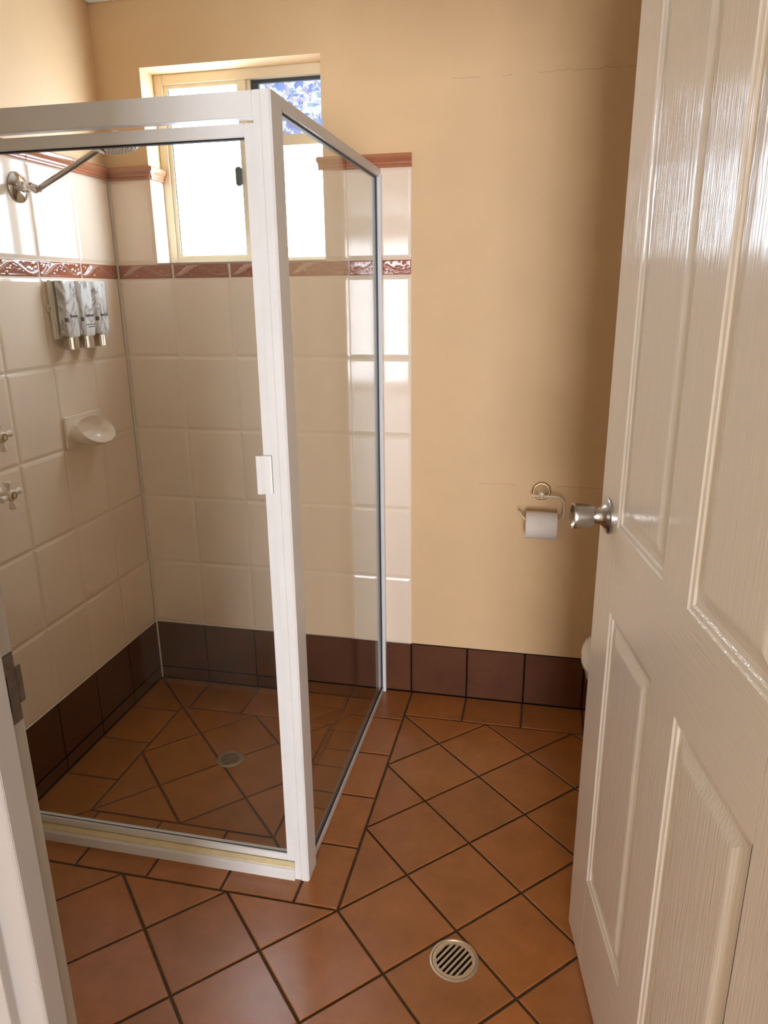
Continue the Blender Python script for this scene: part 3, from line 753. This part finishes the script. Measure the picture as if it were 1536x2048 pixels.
for zz, ww_ in ((1.331, 0.042), (1.324, 0.030)):
    mm = MB(); rnd = random.Random(int(zz*1000)); y = yc-ww_/2
    while y < yc+ww_/2:
        l = rnd.uniform(0.0015, 0.004); mm.box(F0+0.0270, F0+0.0285, y, y+l, zz, zz+0.0022+rnd.uniform(0, 0.0008)); y += l+0.0009
    mm.obj('fine_print_line', 'ink', t)

# ------------------------------------------------------------------ soap dish
t = thing('soap_dish', 'cream ceramic scoop soap dish set into the left shower wall', 'soap dish', (0, -0.305, 0.962))
MB().box(0.0006, 0.0085, -0.400, -0.206, 0.962, 1.062).obj('mounting_plate', 'ceramic', t, bevel=0.003, segs=3)
# scoop: oval rim leaning out from the hood at the plate's top to the lip in front
C0 = Vector((0.049, -0.303, 1.009)); VV = Vector((-0.037, 0, 0.042)); N = 48
def oval(c, k, kv, push=(0, 0, 0)):
    return [tuple(c+Vector(push)+Vector((0, 0.083*k*math.cos(2*math.pi*i/N), 0))+VV*kv*math.sin(2*math.pi*i/N)) for i in range(N)]
base = [(0.007, -0.303+0.080*math.cos(2*math.pi*i/N), 1.006+0.042*math.sin(2*math.pi*i/N)) for i in range(N)]
rim = oval(C0, 1.0, 1.0); rim_t = oval(C0, 0.975, 0.965, (0.003, 0, 0.003)); rim_i = oval(C0, 0.93, 0.91)
mid_ = [tuple((Vector(a)*0.45+Vector(b)*0.55)+Vector((0.010, 0, -0.006 if math.sin(2*math.pi*i/N) < 0 else 0.0))) for i, (a, b) in enumerate(zip(base, rim))]
in1 = oval(C0, 0.86, 0.80, (-0.014, 0, -0.010)); in2 = oval(C0, 0.66, 0.50, (-0.026, 0, -0.021)); in3 = oval(C0, 0.30, 0.15, (-0.029, 0, -0.026))
loops = [base, mid_, rim, rim_t, rim_i, in1, in2, in3]
vs = [p for r in loops for p in r]; fs = []
for i in range(len(loops)-1):
    for k in range(N): k2 = (k+1) % N; fs.append((i*N+k, i*N+k2, (i+1)*N+k2, (i+1)*N+k))
fs.append(tuple(range(N-1, -1, -1))); fs.append(tuple((len(loops)-1)*N+k for k in range(N)))
MB().add(vs, fs).obj('scoop', 'ceramic', t, smooth=75)

# ------------------------------------------------------------------ taps
def tap(loc, label):
    x, y, z = loc
    t = thing('shower_tap', label, 'tap', (0, y, z), group='cross handle shower taps')
    MB().lathe([(0.027, 0), (0.027, 0.004), (0.020, 0.012), (0.013, 0.018), (0.011, 0.034), (0.013, 0.038)], (0.0005, y, z), (1, 0, 0), 28).obj('cover_flange', 'ceramic', t, smooth=40)
    MB().lathe([(0.011, 0.036), (0.0145, 0.040), (0.0155, 0.050), (0.0135, 0.057), (0.011, 0.059)], (0, y, z), (1, 0, 0), 28).obj('hub', 'ceramic', t, smooth=50)
    MB().lathe([(0.0095, 0.058), (0.0102, 0.0595), (0.0098, 0.0625), (0.0070, 0.0632), (0.0062, 0.0618)], (0, y, z), (1, 0, 0), 28).obj('brass_ring', 'brass', t, smooth=30)
    MB().lathe([(0.0066, 0.058), (0.0062, 0.0622), (0.0, 0.0628)], (0, y, z), (1, 0, 0), 20).obj('centre_button', 'tan_ceramic', t, smooth=30)
    for k in range(4):
        a = math.pi/2*k+0.12; d = Vector((0, math.cos(a), math.sin(a))); c = Vector((0.048, y, z))
        MB().lathe([(0.0058, 0.010), (0.0056, 0.017), (0.0072, 0.025), (0.0096, 0.033), (0.0098, 0.0365), (0.0080, 0.0390), (0.0, 0.0396)], c, d, 18).obj('handle_arm', 'ceramic', t, smooth=50)
tap((0, -0.722, 1.063), 'upper cream cross handle shower tap cut by the photo edge')
tap((0, -0.722, 0.905), 'lower cream cross handle shower tap with brass button')

# ------------------------------------------------------------------ toilet roll and holder
t = thing('toilet_roll_holder', 'cream toilet roll holder with antique brass ring on the back wall', 'roll holder', (1.447, PL, 0.79))
MB().lathe([(0.030, 0), (0.030, 0.003), (0.027, 0.005), (0.024, 0.005)], (1.447, PL-0.0003, 0.790), (0, -1, 0), 36).obj('brass_ring', 'brass', t, smooth=30)
MB().lathe([(0.0255, 0.002), (0.024, 0.008), (0.016, 0.018), (0.012, 0.030), (0.012, 0.050), (0.009, 0.058), (0.0, 0.060)], (1.447, PL, 0.789), (0, -1, 0.02), 28).obj('post', 'tan_ceramic', t, smooth=50)
by = -0.046; cx, cz = 1.452, 0.706
path = [(1.416, by, 0.786), (1.450, by, 0.786), (1.490, by, 0.786), (1.506, by, 0.783), (1.517, by, 0.774), (1.521, by, 0.760), (1.521, by, 0.730), (1.518, by-0.004, 0.716), (1.510, by-0.008, 0.709), (1.490, by-0.010, 0.706), (1.415, by-0.010, 0.706), (1.398, by-0.010, 0.709), (1.388, by-0.008, 0.718), (1.380, by-0.004, 0.732)]
MB().tube(path, 0.0045, 12).obj('wire_arm', 'tan_ceramic', t, smooth=60)
t = thing('toilet_roll', 'white toilet paper roll hanging on the wall holder', 'toilet roll', (cx, by-0.010, cz))
rr = 0.0440; ci = 0.0205
zc = cz-ci+0.0047; yc = by-0.010
m = MB(); n = 48; vs = []; fs = []
prof = [(ci, -0.050), (rr-0.002, -0.050), (rr, -0.048), (rr, 0.048), (rr-0.002, 0.050), (ci, 0.050)]
m.lathe(prof+[prof[0]], (cx, yc, zc), (1, 0, 0), n, closed=False).obj('paper', 'tissue', t, smooth=40)
MB().lathe([(ci, -0.0495), (ci-0.0012, -0.0495), (ci-0.0012, 0.0495), (ci, 0.0495), (ci, -0.0495)], (cx, yc, zc), (1, 0, 0), 32, closed=False).obj('card_core', 'card', t, smooth=40)
# loose torn end lying over the top
vs = []; fs = []; nn = 14
for i in range(nn+1):
    a = math.radians(58+i*5.5); r2 = rr+0.0006+0.0014*(i/nn)**2
    w0 = -0.050; w1 = 0.046-0.080*(1-i/nn)**1.6
    for x in (w0, w1): vs.append((cx+x, yc-r2*math.cos(a), zc+r2*math.sin(a)))
    for x in (w0, w1): vs.append((cx+x, yc-(r2-0.0005)*math.cos(a), zc+(r2-0.0005)*math.sin(a)))
for i in range(nn):
    a = 4*i; fs += [(a, a+1, a+5, a+4), (a+2, a+6, a+7, a+3), (a, a+4, a+6, a+2), (a+1, a+3, a+7, a+5)]
fs += [(0, 2, 3, 1), (4*nn, 4*nn+1, 4*nn+3, 4*nn+2)]
MB().add(vs, fs).obj('loose_sheet', 'tissue', t, smooth=40)

# ------------------------------------------------------------------ toilet behind the door
t = thing('toilet', 'white toilet pan just showing past the edge of the open door', 'toilet', (1.92, -0.385, 0))
tx, ty = 1.90, -0.385
def pan_ring(z, x_front, x_back, hw, n=40):
    out = []
    for k in range(n):
        a = 2*math.pi*k/n; c, s = math.cos(a), math.sin(a)
        mx_ = (x_front+x_back)/2; L = (x_back-x_front)/2
        ex_ = 1.0 if c < 0 else 0.55
        out.append((mx_+L*(1 if c > 0 else -1)*abs(c)**ex_, ty+hw*(1 if s > 0 else -1)*abs(s)**0.9, z))
    return out
def loft(rings, cap0=True, cap1=True):
    n = len(rings[0]); vs = [p for r in rings for p in r]; fs = []
    for i in range(len(rings)-1):
        for k in range(n): k2 = (k+1) % n; fs.append((i*n+k, i*n+k2, (i+1)*n+k2, (i+1)*n+k))
    if cap0: fs.append(tuple(range(n-1, -1, -1)))
    if cap1: fs.append(tuple((len(rings)-1)*n+k for k in range(n)))
    return MB().add(vs, fs)
loft([pan_ring(0.0, 1.78, 2.12, 0.105), pan_ring(0.03, 1.78, 2.12, 0.10), pan_ring(0.15, 1.77, 2.11, 0.09), pan_ring(0.25, 1.70, 2.11, 0.13), pan_ring(0.32, 1.62, 2.12, 0.168), pan_ring(0.355, 1.595, 2.12, 0.178), pan_ring(0.385, 1.592, 2.12, 0.180)]).obj('pan', 'porcelain', t, smooth=60)
loft([pan_ring(0.386, 1.590, 2.05, 0.184), pan_ring(0.390, 1.583, 2.05, 0.188), pan_ring(0.404, 1.583, 2.05, 0.188), pan_ring(0.409, 1.590, 2.05, 0.182)]).obj('seat', 'porcelain', t, smooth=60)
loft([pan_ring(0.410, 1.590, 2.05, 0.184), pan_ring(0.416, 1.582, 2.05, 0.189), pan_ring(0.428, 1.586, 2.05, 0.186), pan_ring(0.436, 1.606, 2.04, 0.170)]).obj('lid', 'porcelain', t, smooth=60)
MB().box(2.075, 2.255, ty-0.19, ty+0.19, 0.39, 0.76).obj('cistern', 'porcelain', t, bevel=0.02, segs=3)
MB().box(2.068, 2.257, ty-0.197, ty+0.197, 0.761, 0.79).obj('cistern_lid', 'porcelain', t, bevel=0.01, segs=3)
MB().lathe([(0.018, 0), (0.018, 0.006), (0.015, 0.008), (0.0, 0.008)], (2.16, ty, 0.790), (0, 0, 1), 24).obj('flush_button', 'chrome', t, smooth=40)

# ------------------------------------------------------------------ door frame
jl = [(0.850, -1.723), (0.875, -1.723), (0.876, -1.724), (0.876, -1.753), (0.888, -1.753), (0.889, -1.754), (0.889, -1.784), (0.886, -1.787), (0.852, -1.787), (0.852, -1.80), (0.780, -1.80), (0.775, -1.795), (0.775, -1.788), (0.850, -1.788)]
mid = (0.876+1.7045)/2
m = MB(); m.prism(jl, lambda p, q, s: (p, q, s), 0.0, 2.062)
m.prism(jl, lambda p, q, s: (2*mid-p, q, s), 0.0, 2.062)
m.prism([(q, 2.0475+(0.876-p)) for p, q in jl], lambda p, q, s: (s, p, q), 0.85, 2*mid-0.85)
dfm = struct(m.obj('trim_3', 'enamel_plain', bevel=0.0012), 'white painted door frame at the edge of the photo', 'door frame')
sk = MB().box(0.8755, 0.8772, -1.7495, -1.7250, 0.955, 1.040).box(0.8755, 0.8774, -1.7255, -1.7165, 0.975, 1.020).obj('strike_plate', 'strike', dfm, bevel=0.0006)
MB().box(0.8771, 0.8776, -1.7470, -1.7400, 0.972, 1.016).obj('latch_hole', 'slot', sk)

# ------------------------------------------------------------------ door leaf
AN = math.radians(9.9)
LE = Vector((1.5569, -0.9424, 0.010))
e = Vector((math.sin(AN), -math.cos(AN), 0))
door = bpy.data.objects.new('door_1', None); COL.objects.link(door)
door.matrix_basis = Matrix(((e.x, -e.y, 0, LE.x), (e.y, e.x, 0, LE.y), (0, 0, 1, LE.z), (0, 0, 0, 1)))
struct(door, 'white four panel door standing open on the right', 'door')
DW, DH, DT = 0.820, 2.030, 0.035
sA0, sA1, sB0, sB1 = 0.1165, 0.3620, 0.4620, 0.7060
zA0, zA1, zB0, zB1 = 0.225, 0.838, 1.000, 1.910
def dpart(name, mat, x0, x1, z0, z1): return MB().box(x0, x1, 0, DT, z0, z1).obj(name, mat, door, local=True)
for a, b in ((0, sA0), (sB1, DW)): MB().box(a, b, 0, DT, 0, DH).obj('stile', 'enamel_v', door, bevel=0.0015, local=True)
for a, b in ((0, zA0), (zA1, zB0), (zB1, DH)): dpart('rail', 'enamel_h', sA0, sB1, a, b)
for a, b in ((zA0, zA1), (zB0, zB1)): dpart('mullion', 'enamel_v', sA1, sB0, a, b)
rings = [(0.0, 0.0), (0.003, 0.0022), (0.009, 0.0034), (0.0115, 0.0062), (0.020, 0.0072), (0.026, 0.0060), (0.041, 0.0016), (0.046, 0.0010)]
for x0, x1 in ((sA0, sA1), (sB0, sB1)):
    for z0, z1 in ((zA0, zA1), (zB0, zB1)):
        mb = MB()
        for side in (0, 1):
            vs = []; fs = []
            for d, h in rings:
                y = h if side == 0 else DT-h
                vs += [(x0+d, y, z0+d), (x1-d, y, z0+d), (x1-d, y, z1-d), (x0+d, y, z1-d)]
            for i in range(len(rings)-1):
                for k in range(4): k2 = (k+1) % 4; fs.append((4*i+k, 4*i+k2, 4*i+4+k2, 4*i+4+k))
            b = 4*(len(rings)-1); fs.append((b, b+1, b+2, b+3))
            if side: fs = [f[::-1] for f in fs]
            mb.add(vs, fs)
        me = bpy.data.meshes.new('panel'); me.from_pydata(mb.v, [], mb.f); me.update(); me.materials.append(M['enamel_v'])
        link('panel', me, door, local=True)
kx, kz = 0.058, 1.005
kn = bpy.data.objects.new('door_knob', None)
rose = MB().lathe([(0.0335, 0.0), (0.0335, 0.004), (0.031, 0.006), (0.024, 0.008), (0.016, 0.016), (0.0135, 0.024), (0.0130, 0.034)], (kx, 0, kz), (0, -1, 0), 48).obj('knob_rose', 'brushed', door, smooth=30, local=True)
MB().lathe([(0.0115, 0.027), (0.0170, 0.028), (0.0195, 0.031), (0.0218, 0.044), (0.0238, 0.060), (0.0243, 0.066), (0.0236, 0.0675), (0.0210, 0.0668), (0.0170, 0.0620), (0.0100, 0.0580), (0.0, 0.0565)], (kx, 0, kz), (0, -1, 0), 48).obj('knob', 'brushed', rose, smooth=30, local=True)
MB().lathe([(0.0335, 0.0), (0.0335, 0.004), (0.024, 0.008), (0.0135, 0.020), (0.013, 0.034), (0.0215, 0.037), (0.0262, 0.066), (0.0235, 0.075), (0.0, 0.0645)], (kx, DT, kz), (0, 1, 0), 40).obj('knob_inside', 'brushed', door, smooth=30, local=True)
MB().box(-0.0008, 0.0005, 0.006, DT-0.006, kz-0.028, kz+0.028).obj('latch_plate', 'brushed', door, local=True)
bpy.data.objects.remove(kn)
for z in (0.22, 1.0, 1.80):
    MB().lathe([(0.006, -0.05), (0.006, 0.05)], (DW+0.004, DT+0.004, z), (0, 0, 1), 12).obj('hinge', 'strike', door, smooth=40, local=True)
